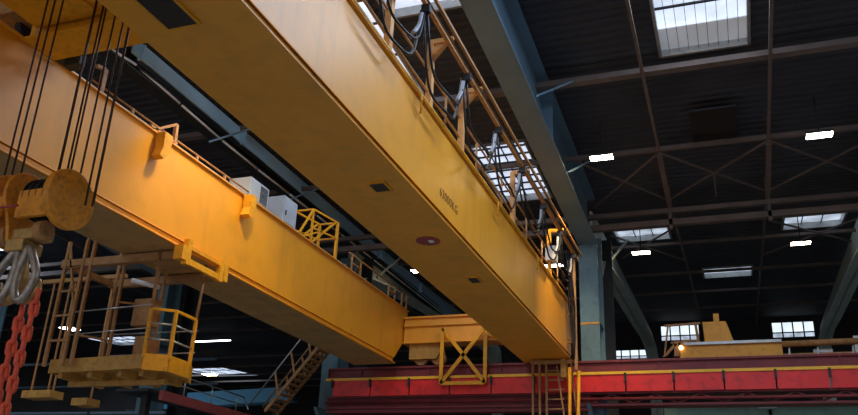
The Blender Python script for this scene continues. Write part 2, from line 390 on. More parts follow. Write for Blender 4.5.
# ------------------------------------------------------------------ runway beam (far side of our hall)
XL, XR = -12.3, 22
rb = root('runway_beam', (0, 24.1, 5.4), 'long red crane runway beam with a yellow stripe running right across behind the girder ends', 'crane beam')
m = MB().box(XL, XR, 23.8, 24.4, 6.30, 6.34).box(XL, XR, 23.78, 24.42, 6.56, 6.62).box(XL, XR, 23.86, 24.34, 6.34, 6.56)
x = XL
while x < XR: m.box(x, x+.03, 23.80, 23.88, 6.33, 6.57); x += 1.15
m.build('top_girder', 'maroon', rb)
m = MB(); x = -12.05; edges = []
while x < XR: edges.append(x); x += 1.31
for a in edges: m.box(a+.02, min(a+1.29, XR), 23.70, 23.78, 5.71, 6.20)
m.build('web_plates', 'red', rb)
MB().box(XL, XR, 23.66, 23.76, 6.19, 6.27).build('yellow_busbar', 'busyellow', rb)
m = MB()
for a in edges: m.box(a-.03, a+.03, 23.62, 23.70, 5.98, 6.22)
m.build('busbar_clips', 'dark', rb)
m = MB().box(XL, XR, 23.78, 24.4, 5.66, 5.71).box(XL, XR, 23.82, 24.4, 5.34, 5.40)
x = XL
while x < XR-1.2:
    m.bar((x, 23.9, 5.40), (x+.6, 23.9, 5.66), .05); m.bar((x+.6, 23.9, 5.66), (x+1.2, 23.9, 5.40), .05); x += 1.2
m.box(XL, -3.9, 23.9, 24.3, 5.22, 5.66)
m.tube((XL, 23.76, 5.52), (XR, 23.76, 5.50), .045).build('lower_chord', 'maroon', rb)
MB().box(XL, XR, 24.06, 24.14, 6.62, 6.68).build('crane_rail', 'rail', rb)

# ------------------------------------------------------------------ the bridge crane
br = root('bridge_crane', (-7.7, 14, 6.6), 'huge yellow double-girder bridge crane spanning the hall overhead', 'crane')
def girder(x0, x1, zt, yend, chamf, name_lbl):
    cx = (x0+x1)/2
    g = MB()
    prof = [(1.5, 6.75), (yend-chamf, 6.75), (yend, 6.75+.9*chamf if chamf else 6.75), (yend, zt-.02), (1.5, zt-.02)]
    g.prism(prof, 'x', x0+.05, x1-.05)                        # webs
    g.prism([(1.5, 6.62), (yend-chamf-.03, 6.62), (yend-chamf, 6.76), (1.5, 6.76)], 'x', x0+.075, x1-.075)
    g.box(x0, x1, 1.5, yend-chamf+.05, 6.60, 6.625)           # bottom flange plate
    g.box(x0, x1, 1.5, yend+.02, zt-.03, zt)                  # top flange plate
    g.box(x0+.04, x1-.04, 1.5, yend-chamf, 6.75, 6.765)
    o = g.build('girder', 'yellow', br, bevel=.008)
    return o
g1 = girder(-5.80, -4.35, 8.30, 23.7, 0, '')
lab(g1, 'nearer wide yellow box girder with stencilled load marking')
g2 = girder(-11.15, -9.72, 8.48, 24.1, .95, '')
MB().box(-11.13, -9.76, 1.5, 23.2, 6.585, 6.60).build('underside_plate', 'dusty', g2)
lab(g2, 'farther yellow box girder with grey cabinets on top')
# hatches, sticker and stencil on the near girder
def hatch(x0, x1, y0, y1):
    h = MB().box(x0, x1, y0, y1, 6.575, 6.60)
    o = h.build('hatch', 'hatch', g1)
    f = MB()
    for a, b, c, d in ((x0-.03, x1+.03, y0-.03, y0), (x0-.03, x1+.03, y1, y1+.03), (x0-.03, x0, y0, y1), (x1, x1+.03, y0, y1)): f.box(a, b, c, d, 6.57, 6.60)
    f.build('hatch_frame', 'yellow_small', g1)
hatch(-5.37, -5.0, 4.2, 5.98); hatch(-4.95, -4.71, 10.36, 10.66); hatch(-4.91, -4.72, 15.24, 15.58)
s = MB().tube((-4.95, 13.0, 6.585), (-4.95, 13.0, 6.60), .22, 24).build('round_sticker', 'pinkred', g1)
MB().box(-4.93, -4.84, 12.94, 13.06, 6.575, 6.586).build('sticker_patch', 'white', g1)
cu = bpy.data.curves.new('txt', 'FONT'); cu.body = '63000KG'; cu.size = .23; cu.extrude = .002; cu.space_character = 1.12
to = bpy.data.objects.new('txt', cu); COL.objects.link(to)
bpy.context.view_layer.update()
me = bpy.data.meshes.new_from_object(to.evaluated_get(bpy.context.evaluated_depsgraph_get())); bpy.data.objects.remove(to)
me.transform(Matrix(((0, 0, 1, -4.396), (1, 0, 0, 12.0), (0, 1, 0, 7.03), (0, 0, 0, 1))))
me.materials.clear(); me.materials.append(M['ink'])
t = bpy.data.objects.new('load_marking', me); COL.objects.link(t); t.parent = g1; t.matrix_parent_inverse = Matrix.Translation(-ploc(g1)); lab(t, 'stencilled brown load figure 63000KG')
# small hooks and lugs under the top edges
m = MB()
for y in (11.15, 14.2): MB().prism([(y-.12, 8.45), (y+.12, 8.45), (y+.10, 8.10), (y-.04, 7.92), (y-.16, 7.96), (y-.10, 8.15)], 'x', -9.72, -9.52).build('top_edge_lug', 'yellow_small', g2)
m = MB()
for y in (10.7, 15.3, 19.0): MB().path([(-4.36, y, 8.24), (-4.30, y, 8.22), (-4.30, y+.02, 7.98), (-4.33, y+.06, 7.92)], .018).build('cable_hook', 'yellow_small', g1)
MB().box(-9.90, -9.82, 1.5, 23.6, 8.48, 8.56).build('trolley_rail', 'rail', br)
MB().box(-5.72, -5.64, 1.5, 23.2, 8.30, 8.56).build('trolley_rail', 'rail', br)
# end carriage on the runway
m = MB().box(-9.72, -4.5, 23.78, 24.35, 7.35, 8.12).box(-9.75, -4.48, 23.7, 24.42, 8.12, 8.18).box(-9.75, -4.48, 23.7, 24.42, 7.32, 7.36)
m.box(-9.7, -5.8, 23.70, 23.76, 7.86, 7.98)
ec = m.build('end_carriage', 'yellow', br)
m = MB().prism([(-9.55, 6.85), (-9.55, 7.4), (-8.62, 7.4), (-8.5, 7.1), (-8.66, 6.85)], 'y', 23.86, 24.34); m.build('wheel_bogie', 'ochre', br)
m = MB().prism([(-5.5, 6.85), (-5.5, 7.4), (-4.6, 7.4), (-4.5, 7.1), (-4.62, 6.85)], 'y', 23.90, 24.34); m.build('wheel_bogie', 'ochre', br)
for x in (-9.2, -8.62, -5.2, -4.8):
    w = MB().tube((x, 23.98, 6.9), (x, 24.2, 6.9), .22, 20).build('wheel', 'tan', br)
# crossed guard frame hanging from the carriage
m = MB(); xa, xb, za, zb, y = -8.36, -6.97, 6.02, 7.72, 23.58
for p, q in (((xa, za), (xb, za)), ((xa, za), (xa, zb)), ((xb, za), (xb, zb)), ((xa, za), (xb, zb)), ((xb, za), (xa, zb))):
    m.bar((p[0], y, p[1]), (q[0], y, q[1]), .11, .06, up=(0, 1, 0))
m.bar((xa, y, zb), (xa, 23.72, zb), .06); m.bar((xb, y, zb), (xb, 23.72, zb), .06); m.bar((xb, y+.02, 7.5), (-6.3, 23.75, 7.3), .08)
lab(m.build('cross_braced_frame', 'yellow_small', br), 'yellow rectangular frame with an X of flat bars')

# railing along the near girder
rl = MB()
for z in (8.62, 9.03): rl.tube((-4.42, 5.5, z), (-4.42, 23.2, z), .022)
for y in (7.9, 9.5, 12.2, 14.1, 16.0, 18.3, 20.0, 22.0): rl.tube((-4.42, y, 8.30), (-4.42, y, 9.05), .024)
MB_r = rl.build('railing', 'tan', br)
fs = MB()
PY = [7.7, 9.5, 11.3, 13.05, 16.9, 20.85]
for y in PY:
    p = MB().bar((-4.40, y, 8.28), (-4.40, y, 9.62), .10, .12)
    p.bar((-4.42, y, 9.60), (-4.0, y, 9.60), .09, .09)
    if y < 14: p.prism([(-4.36, 9.60), (-4.02, 9.60), (-4.36, 9.2)], 'y', y-.015, y+.015)
    p.build('festoon_post', 'yellow_small' if y > 20 else 'paleorange', br)
MB().bar((-4.05, 5.5, 9.52), (-4.05, 23.2, 9.52), .07, .12).bar((-3.93, 5.5, 9.62), (-3.93, 23.2, 9.62), .05, .06).build('festoon_rail', 'tan', br)
# walkway plate on top of near girder
m = MB()
y = 2
m.box(-4.62, -4.34, 1.5, 23.4, 8.30, 8.34)
m.build('toe_plate', 'yellow_small', br)
# end posts and drop cables at far corner
m = MB().bar((-4.12, 22.95, 6.2), (-4.12, 22.95, 9.6), .08).bar((-4.3, 23.2, 8.3), (-4.12, 22.95, 8.3), .06)
for z in (7.0, 7.8, 8.6): m.bar((-4.35, 23.0, z), (-4.1, 22.95, z), .05)
m.build('corner_post', 'tan', br)
m = MB()
for k in range(3): m.path([(-4.22+.05*k, 22.3+.15*k, 9.5), (-4.2+.04*k, 22.5, 8.9), (-4.24+.06*k, 22.7+.1*k, 8.0), (-4.2+.03*k, 22.9, 7.0), (-4.18, 22.9, 6.5)], .028)
m.build('drop_cable', 'black', br)
MB().box(-4.48, -4.2, 20.7, 21.0, 8.72, 9.12).build('junction_box', 'white', br)
# walkway edge on the farther girder: low rail and brackets
m = MB().tube((-9.80, 9.3, 8.62), (-9.80, 15.0, 8.64), .02)
for y in (9.6, 10.4, 11.4, 12.4, 13.4): m.bar((-9.80, y, 8.48), (-9.80, y, 8.64), .05)
m.bar((-9.78, 11.0, 8.5), (-9.78, 11.6, 8.92), .05).bar((-9.78, 11.6, 8.92), (-9.78, 11.62, 8.48), .07).bar((-9.78, 10.9, 8.55), (-9.78, 11.7, 8.55), .05)
m.bar((-9.78, 9.55, 8.48), (-9.78, 9.55, 8.95), .08).bar((-9.78, 9.55, 8.95), (-9.78, 9.35, 8.9), .06)
m.build('edge_rail', 'tan', br)
# guard cage around the access opening and stubs further along
m = MB()
ca = [(-9.8, 17.0, 8.48), (-9.8, 18.75, 8.48)]
X0, X1 = -9.80, -10.35
for X in (X0, X1):
    m.bar((X, 17.35, 8.48), (X, 17.35, 9.40), .05); m.bar((X, 18.75, 8.48), (X, 18.75, 9.55), .07)
    m.bar((X, 16.75, 8.55), (X, 17.35, 9.40), .045); m.bar((X, 17.35, 9.40), (X, 18.75, 9.55), .045); m.bar((X, 17.35, 8.9), (X, 18.75, 9.1), .04)
    m.bar((X, 17.35, 8.48), (X, 18.6, 9.5), .045); m.bar((X, 16.9, 8.5), (X, 17.9, 9.0), .04)
m.bar((X0, 17.35, 9.4), (X1, 17.35, 9.4), .045).bar((X0, 18.75, 9.55), (X1, 18.75, 9.55), .045).bar((X0, 18.75, 9.1), (X1, 18.75, 9.1), .04)
m.build('guard_cage', 'yellow_small', br)
m = MB().tube((-9.80, 19.6, 8.98), (-9.80, 24.0, 8.98), .022)
for y in (19.8, 20.4, 22.5, 23.0, 23.6, 24.0): m.bar((-9.80, y, 8.48), (-9.80, y, 8.98), .045)
for a, b in ((19.8, 20.4), (22.5, 23.0), (23.6, 24.0)): m.bar((-9.8, a, 8.75), (-9.8, b, 8.75), .04)
m.build('end_railing', 'tan', br)
# clamp on the farther girder web above the hanging platform
m = MB().box(-9.70, -9.58, 12.30, 12.42, 6.28, 6.78).box(-9.70, -9.58, 13.42, 13.54, 6.28, 6.72).box(-9.68, -9.60, 12.42, 13.42, 6.30, 6.42)
m.box(-9.70, -9.60, 12.42, 13.42, 6.60, 6.66).box(-9.72, -9.62, 13.62, 13.76, 6.34, 6.70).box(-9.7, -9.5, 12.05, 12.2, 6.30, 6.58)
m.build('clamp_frame', 'yellow_small', br)
# ladder and yellow tubes below the far end of the near girder
ld = root('access_ladder', (-4.9, 23.3, 4.4), 'brown steel ladder stair below the far end of the near girder', 'ladder')
m = MB()
for x in (-5.45, -5.25, -5.05): m.bar((x, 23.3, 4.0), (x, 23.3, 6.58), .06)
m.bar((-4.35, 23.3, 6.58), (-4.1, 23.3, 4.0), .05).bar((-4.75, 23.3, 6.4), (-4.45, 23.3, 4.2), .04); m.bar((-5.5, 23.3, 6.5), (-4.3, 23.3, 6.5), .1)
m.build('stringer', 'tan', ld)
z = 4.1
while z < 6.4: MB().bar((-5.05, 23.3, z), (-4.55, 23.3, z), .05, .03).build('rung', 'tan', ld); z += .27
MB().box(-4.62, -4.48, 23.2, 23.5, 6.05, 6.58).build('hanger_plate', 'ochre', ld)
for k, (xa, xb) in enumerate(((-4.38, -4.42), (-4.12, -4.24))):
    tag(MB().tube((xa+.04, 23.1, 6.3-.1*k), (xb, 23.1, 2.6), .05, 10).build('bumper_tube', 'yellow_small'), ['bright yellow vertical tube beside the brown ladder, nearer to it', 'bright yellow vertical tube right of its twin, beneath the girder corner'][k], 'tube')

# festoon cable loops on the near girder
HY = [6.4, 8.2, 10.1, 12.25, 14.4, 16.4, 18.6, 20.6, 22.5]
names = ['nearest the camera', '', '', '', '', '', '', '', '']
fl = ['black festoon cable loop at the top edge above the first railing post', 'black festoon cable loop just past the top edge of the view', 'long black festoon cable loop beside the second yellow bracket',
      'black festoon cable loop reaching down to the third yellow bracket', 'festoon cable loop in front of the left edge of the gridded skylight', 'festoon cable loop against the middle of the gridded skylight',
      'festoon cable loop at the lower edge of the gridded skylight', 'festoon cable loop near the far floodlit railing post', 'last festoon cable loop above the white junction box']
for i in range(len(HY)-1):
    a, b = HY[i], HY[i+1]
    f = root('festoon_cable', (-4.05, a, 9.4), fl[i], 'cable', 'festoon cable loops along the near girder')
    for k in range(2):
        pts = []; drop = (1.25, .95)[k]*(1.0 if i < 5 else .8)
        for j in range(15):
            t = j/14; y = a+(b-a)*t; z = 9.40-drop*(1-(2*t-1)**4)*.95
            pts.append((-4.12+.06*k+.03*math.sin(9*t+i), y, z))
        MB().path(pts, .022, 6).build('cable', 'black', f)
    MB().box(-4.12, -3.98, b-.05, b+.05, 9.34, 9.48).build('cable_trolley', 'dark', f)
    MB().path([(-4.10, b-.05, 9.3), (-4.10, b-.12, 9.05), (-4.11, b-.26, 8.85), (-4.11, b-.36, 8.74)], .036, 6).build('grey_sheath', 'strap', f)

# electrical cabinets on the farther girder
for k, (y0, y1, z1, lb) in enumerate(((14.35, 15.15, 9.02, 'louvred pale grey electrical cabinet on the farther girder, the nearer of two'),
                                    (15.85, 16.5, 9.18, 'plain pale grey electrical cabinet on the farther girder beside the yellow guard cage'))):
    c = root('electrical_cabinet', (-10.0, y0, 8.48), lb, 'cabinet')
    MB().box(-10.35, -9.78, y0, y1, 8.49, z1).build('body', 'grey', c, bevel=.01)
    MB().box(-9.78, -9.765, y0+.05, y1-.05, 8.54, z1-.04).build('door', 'grey', c)
    v = MB()
    if k == 0:
        for j in range(7): v.box(-9.765, -9.755, y0+.42+.045*j, y0+.44+.045*j, 8.56, z1-.06)
    else: v.box(-9.765, -9.745, y0+.08, y0+.11, 8.7, 8.82)
    v.build('louvres' if k == 0 else 'handle', 'dark', c)

# ------------------------------------------------------------------ trolley with hoist ropes
tr = root('hoist_trolley', (-7.7, 6, 8.3), 'tan and orange hoist trolley riding between the two girders overhead', 'trolley')
m = MB().box(-9.45, -5.9, 7.66, 8.20, 8.30, 9.1).box(-9.48, -5.88, 7.60, 8.24, 8.28, 8.31)
m.build('end_beam', 'yellow_small', tr, bevel=.01)
MB().box(-9.28, -5.9, 3.0, 6.95, 8.42, 8.9).box(-9.28, -8.1, 6.95, 7.60, 8.42, 8.9).box(-7.35, -5.9, 6.95, 7.60, 8.42, 8.9).build('deck_frame', 'yellow_small', tr)
MB().tube((-8.9, 5.6, 9.4), (-6.3, 5.6, 9.4), .42, 24).build('rope_drum', 'tan', tr)
for (x, y) in ((-9.86, 7.9), (-9.86, 4.0), (-5.68, 7.9), (-5.68, 4.0)):
    b = MB().box(x-.2, x+.42 if x < -7 else x+.1, y-.42, y+.34, 8.72, 9.15).build('wheel_housing', 'tan', tr)
    MB().tube((x-.06, y, 8.72), (x+.06, y, 8.72), .16, 16).build('wheel', 'dark', b)
MB().box(-9.98, -9.58, 8.24, 8.72, 8.60, 9.02).build('buffer_block', 'tan', tr, bevel=.02)
MB().tube((-9.4, 8.36, 8.5), (-6.0, 8.36, 8.42), .025).build('conduit', 'tan', tr)
MB().box(-9.52, -9.30, 8.25, 8.6, 8.30, 8.52).box(-9.35, -9.05, 8.3, 8.42, 8.2, 8.34).build('rail_scraper', 'dark', tr)
HYk = 7.0
RX = [(-8.42, 7.0, -.02), (-8.30, 7.0, 0), (-8.22, 7.06, 0), (-7.70, 7.15, 0), (-7.66, 7.1, 0), (-7.60, 7.18, 0), (-7.50, 7.14, 0), (-7.40, 7.2, .03), (-7.02, 7.0, 0), (-6.96, 7.05, 0), (-6.90, 7.0, 0)]
RT = [9.3]*11
for (x, y, s) in RX:
    MB().tube((x, y, 5.1), (x+s-.04, y, 9.3), .013, 6).build('hoist_rope', 'rope', tr)

# ------------------------------------------------------------------ hook block
hb = root('hook_block', (-7.65, 7.0, 3.9), 'orange hook block with round sheave covers hanging from wire ropes', 'hook block')
def disc(x0, x1, y, z, r, name, mat, n=40):
    o = MB().tube((x0, y, z), (x1, y, z), r, n).build(name, mat, hb, bevel=.012); return o
HC = (7.0, 5.20)
disc(-7.34, -7.24, *HC, .37, 'sheave_cover', 'orange')
disc(-8.75, -8.60, 7.0, 5.2, .32, 'sheave_cover', 'orange')
for x in (-7.40, -7.50, -7.60, -7.70, -8.22, -8.32, -8.42):
    MB().tube((x-.045, 7.0, 5.22), (x+.025, 7.0, 5.22), .24, 32).tube((x-.055, 7.0, 5.22), (x-.045, 7.0, 5.22), .265, 32).build('sheave', 'dark', hb)
MB().tube((-8.7, 7.0, 5.2), (-7.26, 7.0, 5.2), .06, 16).build('axle', 'steel', hb)
tear = [(7.0+.34*math.cos(a), 5.26+.34*math.sin(a)) for a in [math.radians(d) for d in range(-25, 206, 14)]]+[(6.80, 4.90), (6.86, 4.66), (7.14, 4.66), (7.20, 4.90)]
for x in (-8.22, -7.98): MB().prism(tear, 'x', x, x+.05).build('yoke_plate', 'orange', hb, bevel=.01)
MB().box(-8.17, -7.98, 6.70, 6.74, 4.95, 5.20).build('rope_guard', 'orange', hb)
MB().box(-7.80, -7.34, 6.74, 6.80, 4.92, 5.26).build('rope_guard', 'orange', hb)
MB().box(-8.16, -7.50, 6.88, 7.12, 4.70, 4.84).box(-7.95, -7.68, 6.84, 7.16, 4.54, 4.70).build('crosshead', 'hookgold', hb, bevel=.02)
disc(-7.58, -7.46, 6.95, 4.80, .125, 'crosshead_end', 'tan'); disc(-8.14, -8.02, 6.95, 4.78, .12, 'crosshead_end', 'tan')
MB().tube((-8.14, 6.60, 5.0), (-7.62, 6.60, 5.0), .016).build('guard_rod', 'pinkred', hb)
# ramshorn (double) hook
hc = Vector((-7.70, 6.95, 4.12))
hk = MB().path([(-7.80, 6.98, 4.66), (-7.76, 6.97, 4.45), (hc.x-.01, hc.y, 4.25), (hc.x, hc.y, 4.02)], [.09, .075, .10, .09], 14)
for s_ in (-1, 1):
    pts = []; rs = []
    for k in range(15):
        t = k/14; a = math.radians(200*t)
        pts.append((hc.x+s_*(.15-.15*math.cos(a)), hc.y, hc.z+.02-.17*math.sin(a))); rs.append(.075*(1-.25*t) if t < .8 else .056*(1-(t-.8)*3.0))
    hk.path(pts, rs, 12)
hk.build('double_hook', 'hookgold', hb)
# forged shackles: long pear loops from the crosshead round each horn
for s_ in (-1, 1):
    pts = []
    for k in range(24):
        u = 2*math.pi*k/24; w_ = .135*(1-.55*max(0, math.sin(u)))
        pts.append((hc.x-.02+s_*(.17+w_*math.cos(u)*(1)-.09*max(0, math.sin(u))), hc.y-.06+.03*math.sin(u), 4.26+.33*math.sin(u)))
    MB().path(pts, .05, 10, closed=True).build('shackle', 'steel', hb)

# ------------------------------------------------------------------ red chains
def chain(x, y, z0, z1, lb, L=.215, W=.115, r=.024, sx=0):
    m = MB(); z = z0; k = 0
    while z-L > -.12:
        c = Vector((x+sx*(z0-z), y, max(z-L/2, L/2+.003))); rot = math.radians(45 if k % 2 else -45)
        a = Vector((math.cos(rot), math.sin(rot), 0)); pts = []
        hl = L/2-W/2
        for j in range(16):
            u = 2*math.pi*j/16; cx, cz = math.cos(u)*(W/2-r), math.sin(u)*(W/2-r)+(hl if math.sin(u) > 0 else -hl)
            pts.append(c+a*cx+Vector((0, 0, cz)))
        m.path(pts, r, 7, closed=True)
        z -= L-2*r*1.25; k += 1
    tag(m.build('lifting_chain', 'chain'), lb, 'chain', 'red chains on the double hook')
chain(-7.97, 6.95, 4.10, .3, 'red chain on the left horn of the hook, at the picture edge', W=.12, r=.029, sx=-.07)
chain(-7.67, 7.05, 3.95, .3, 'brightest red chain hanging between the other two', W=.125, r=.031, sx=-.07)
chain(-7.38, 6.95, 4.10, .3, 'red chain on the right horn of the hook', W=.12, r=.029, sx=-.07)

# ------------------------------------------------------------------ hanging service platform under the farther girder
sp = root('service_platform', (-11, 13, 4.3), 'yellow and ochre service platform with bright railed corner hanging below the farther girder', 'platform')
foot = [(-12.5, 12.45), (-10.17, 12.28), (-9.79, 12.53), (-9.82, 13.2), (-10.15, 13.75), (-12.4, 13.75)]
MB().prism(foot, 'z', 4.35, 4.42).build('deck', 'ochre', sp)
def fascia(a, b, mat, z0=4.30, z1=4.56):
    MB().bar((a[0], a[1], (z0+z1)/2), (b[0], b[1], (z0+z1)/2), .03, z1-z0).build('fascia', mat, sp)
fascia(foot[0], foot[1], 'ochre'); fascia(foot[5], foot[0], 'ochre'); fascia(foot[4], foot[5], 'ochre')
fascia(foot[1], foot[2], 'yellow_small', 4.28, 4.58); fascia(foot[2], foot[3], 'yellow_small', 4.28, 4.58); fascia(foot[3], foot[4], 'yellow_small', 4.28, 4.58)
m = MB()
for x in (-12.2, -11.5, -10.8, -10.3): m.box(x-.05, x+.05, 12.45, 13.65, 4.2, 4.35)
m.box(-12.4, -10.1, 12.9, 13.0, 4.12, 4.22).build('floor_joists', 'ochre', sp)
zc = 5.42
P = foot[1:4]
for (x, y) in P: MB().bar((x, y, 4.5), (x, y, zc), .055).build('guard_post', 'yellow_small', sp)
m = MB()
for a, b in zip(P[:-1], P[1:]): m.bar((*a, zc), (*b, zc), .05)
m.build('top_rail', 'yellow_small', sp)
m = MB()
for z in (4.85, 5.15):
    for a, b in zip(P[:-1], P[1:]): m.tube((*a, z), (*b, z), .018)
m.build('mid_rail', 'galv', sp)
MB().tube((-10.17, 12.28, 5.42), (-10.2, 12.28, 6.6), .03).build('hanger', 'tan', sp)
MB().tube((-9.82, 13.2, 5.4), (-9.84, 13.3, 6.6), .03).build('hanger', 'tan', sp)
m = MB()
for x in (-12.5, -12.05, -11.85): MB().bar((x, 12.3, 4.4), (x, 12.3, 6.95), .06).build('upright', 'tan', sp)
for (x, y) in ((-12.4, 13.7), (-11.3, 13.7), (-11.55, 12.9), (-10.9, 13.4)): MB().bar((x, y, 4.4), (x, y, 6.75), .055).build('upright', 'tan', sp)
for z in (4.9, 5.4, 5.9, 6.4): MB().bar((-12.5, 12.3, z), (-12.05, 12.3, z), .04).build('rung', 'tan', sp)
MB().bar((-12.05, 12.3, 5.5), (-12.5, 12.3, 6.9), .04).build('cross_bar', 'tan', sp)
MB().bar((-11.85, 12.3, 5.0), (-11.55, 12.9, 5.0), .04).build('cross_bar', 'tan', sp)
MB().bar((-11.55, 12.9, 5.8), (-10.9, 13.4, 5.8), .035).build('cross_bar', 'tan', sp)
m = MB().box(-12.6, -9.8, 12.28, 12.42, 6.40, 6.56).box(-12.6, -9.9, 13.68, 13.82, 6.40, 6.56).box(-12.6, -12.5, 12.3, 13.8, 6.42, 6.54)
m.build('support_beams', 'tan', sp)
MB().tube((-11.2, 12.8, 6.2), (-10.6, 12.9, 6.05), .05).build('pipe_stub', 'white', sp)
MB().box(-11.05, -10.75, 13.0, 13.4, 4.5, 5.1).box(-11.3, -10.85, 13.1, 13.4, 5.35, 5.9).build('equipment_box', 'tan', sp)
m = MB()
for z in (4.9, 5.35): MB().tube((-12.4, 13.72, z), (-10.15, 13.75, z), .015).build('rear_rail', 'galv', sp)
m.tube((-12.05, 12.3, 5.45), (-10.15, 12.25, 5.5), .012).tube((-12.05, 12.3, 5.0), (-10.15, 12.25, 5.05), .012)
m.build('front_rail', 'galv', sp)

# two small trays hanging lower left
for k, (x0, x1, z0, z1, lb) in enumerate(((-16.62, -15.72, 4.45, 4.63, 'larger ochre tray hanging on thin rods below the service platform'), (-15.02, -14.55, 4.25, 4.42, 'smaller ochre tray hanging right of its bigger twin'))):
    r_ = root('hanging_tray', ((x0+x1)/2, 16, z0), lb, 'tray')
    MB().box(x0, x1, 15.85, 16.3, z0, z1).build('tray', 'ochre', r_)
    for x in ((x0+.08, x0+.62, x0+.78) if k == 0 else (x1-.08,)): MB().bar((x, 16.05, z1), (x, 16.05, 7.5), .035).build('rod', 'tan', r_)
    MB().bar((x0-.3, 16.05, 7.5), (x1+.3, 16.05, 7.5), .1).bar((x1, 16.05, 7.5), (x1, 16.05, 11.2), .05).build('hanger_bar', 'tan', r_)

# ------------------------------------------------------------------ elevated walkway and stair at the left
wk = root('elevated_walkway', (-15.6, 20, 5.0), 'elevated walkway with faded red edge beam and grey handrail at the foot of the stair', 'walkway')
MB().box(-15.30, -15.18, 19.4, 24.2, 4.95, 5.22).build('edge_beam', 'fadedred', wk)
MB().box(-16.4, -15.30, 18.9, 24.2, 5.12, 5.2).build('deck', 'dark', wk)
m = MB().tube((-15.22, 18.9, 5.78), (-15.22, 23.6, 5.72), .022).tube((-15.22, 18.9, 5.5), (-15.22, 23.6, 5.46), .018)
m.tube((-15.22, 23.6, 5.72), (-14.75, 23.2, 5.25), .022)
y = 19
while y < 24: m.tube((-15.22, y, 5.2), (-15.22, y, 5.75), .02); y += 1.4
m.build('handrail', 'galv', wk)
for y in (19.5, 23.8): MB().box(-15.9, -15.7, y-.1, y+.1, 0, 5.12).build('support_post', 'dark', wk)
st = root('steel_stair', (-13.6, 23, 4.9), 'steel stair with tan posts climbing to the runway beside the dark column', 'stair')
A0, A1 = Vector((-13.95, 22.9, 5.15)), Vector((-12.25, 22.9, 7.15))
for dy in (0, .75):
    o = Vector((0, dy, 0)); MB().bar(A0+o, A1+o, .05, .10).build('stringer', 'tan', st)
    for t in (.25, .55, .85):
        p = A0+o+(A1-A0)*t; MB().bar(p, p+Vector((-.2, 0, .72)), .055).build('rail_post', 'tan', st)
    MB().tube(A0+o+Vector((-.55, 0, .25)), A1+o+Vector((-.3, 0, .75)), .024).build('handrail', 'galv', st)
    MB().tube(A0+o+Vector((0, 0, .3)), A1+o+Vector((0, 0, .4)), .016).build('mid_rail', 'tan', st)
for k in range(13):
    p = A0+(A1-A0)*(k+.5)/13; MB().box(p.x-.11, p.x+.11, 22.95, 23.6, p.z-.015, p.z+.02).build('tread', 'tan', st)
MB().box(-12.4, -11.6, 22.9, 23.7, 7.12, 7.18).build('landing', 'tan', st)

# ------------------------------------------------------------------ second crane standing beyond the runway at right
sc = root('rear_crane', (0, 25.6, 6.9), 'small yellow crane girder with a tall hoist housing standing above the red beam at right', 'crane')
MB().box(-1.45, 1.38, 25.3, 25.8, 6.90, 7.32).build('girder', 'yellow_small', sc)
MB().box(-1.3, 1.38, 25.2, 25.32, 7.30, 7.38).build('rail', 'galv', sc)
MB().prism([(-.72, 7.32), (.12, 7.32), (-.08, 8.02), (-.74, 8.02)], 'y', 25.35, 25.75).build('hoist_housing', 'yellow_small', sc, bevel=.02)
MB().box(-.42, -.26, 25.45, 25.6, 8.02, 8.28).build('stub_post', 'yellow_small', sc)
m = MB().bar((-1.85, 25.5, 7.98), (-.8, 25.5, 8.02), .06).bar((-.86, 25.5, 7.0), (-.95, 25.5, 8.05), .08).bar((-1.9, 25.5, 7.1), (-1.75, 25.5, 7.98), .05).bar((-1.7, 25.5, 7.45), (-.9, 25.5, 7.5), .05)
m.build('portal_rails', 'tan', sc)
m = MB().prism([(-1.62, 7.0), (-1.42, 7.0), (-1.5, 7.45), (-1.58, 7.45)], 'y', 25.3, 25.5).prism([(-1.95, 7.0), (-1.85, 7.0), (-1.5, 7.35), (-1.58, 7.4)], 'y', 25.3, 25.36).prism([(-1.45, 7.3), (-1.05, 7.3), (-1.3, 7.5)], 'y', 25.3, 25.4)
m.build('jib_hook', 'tan', sc)
MB().tube((-1.4, 25.22, 7.24), (-1.4, 25.3, 7.24), .06, 14).build('work_lamp', 'lampwarm', sc)
MB().tube((1.38, 25.3, 7.25), (3.95, 25.3, 7.27), .09, 12).build('long_pipe', 'tan', sc)
MB().box(1.4, 3.95, 25.4, 25.5, 6.9, 7.0).build('lower_rail', 'tan', sc)
for x in (1.55, 2.3, 3.2, 3.8): MB().bar((x, 25.4, 6.9), (x+.03, 25.4, 7.3), .045).build('pipe_stand', 'galv', sc)
MB().box(2.2, 2.7, 25.5, 25.6, 6.98, 7.12).build('control_box', 'galv', sc); MB().box(3.25, 3.42, 25.3, 25.5, 6.95, 7.42).build('end_bracket', 'galv', sc)
MB().box(-1.9, 3.95, 24.7, 25.9, 6.60, 6.66).build('base_plate', 'maroon', sc)
for x in (-1.6, 0, 1.3, 3, 3.8): MB().box(x-.06, x+.06, 25.3, 25.7, 6.64, 6.92).build('foot', 'maroon', sc)

gm = root('green_machine', (1.0, 27.5, 0), 'pale green machine housing below the runway beam at bottom right', 'machine')
MB().box(-2.12, .87, 26.5, 28.5, 0, 5.72).box(.95, 4.05, 26.5, 28.5, 0, 5.74).build('housing', 'green', gm, bevel=.04)
MB().box(-2.14, 4.1, 26.45, 28.55, 5.70, 5.75).build('top_plate', 'green', gm)
MB().box(.6, 1.1, 26.3, 26.6, 5.6, 5.78).build('bracket', 'grey', gm)
gn = root('dark_machine', (-3.2, 26.4, 0), 'dark green machine cabinet between the blue column and the pale green housing', 'machine')
MB().box(-3.35, -2.25, 26.6, 28, 0, 5.3).build('housing', 'dark', gn, bevel=.03)

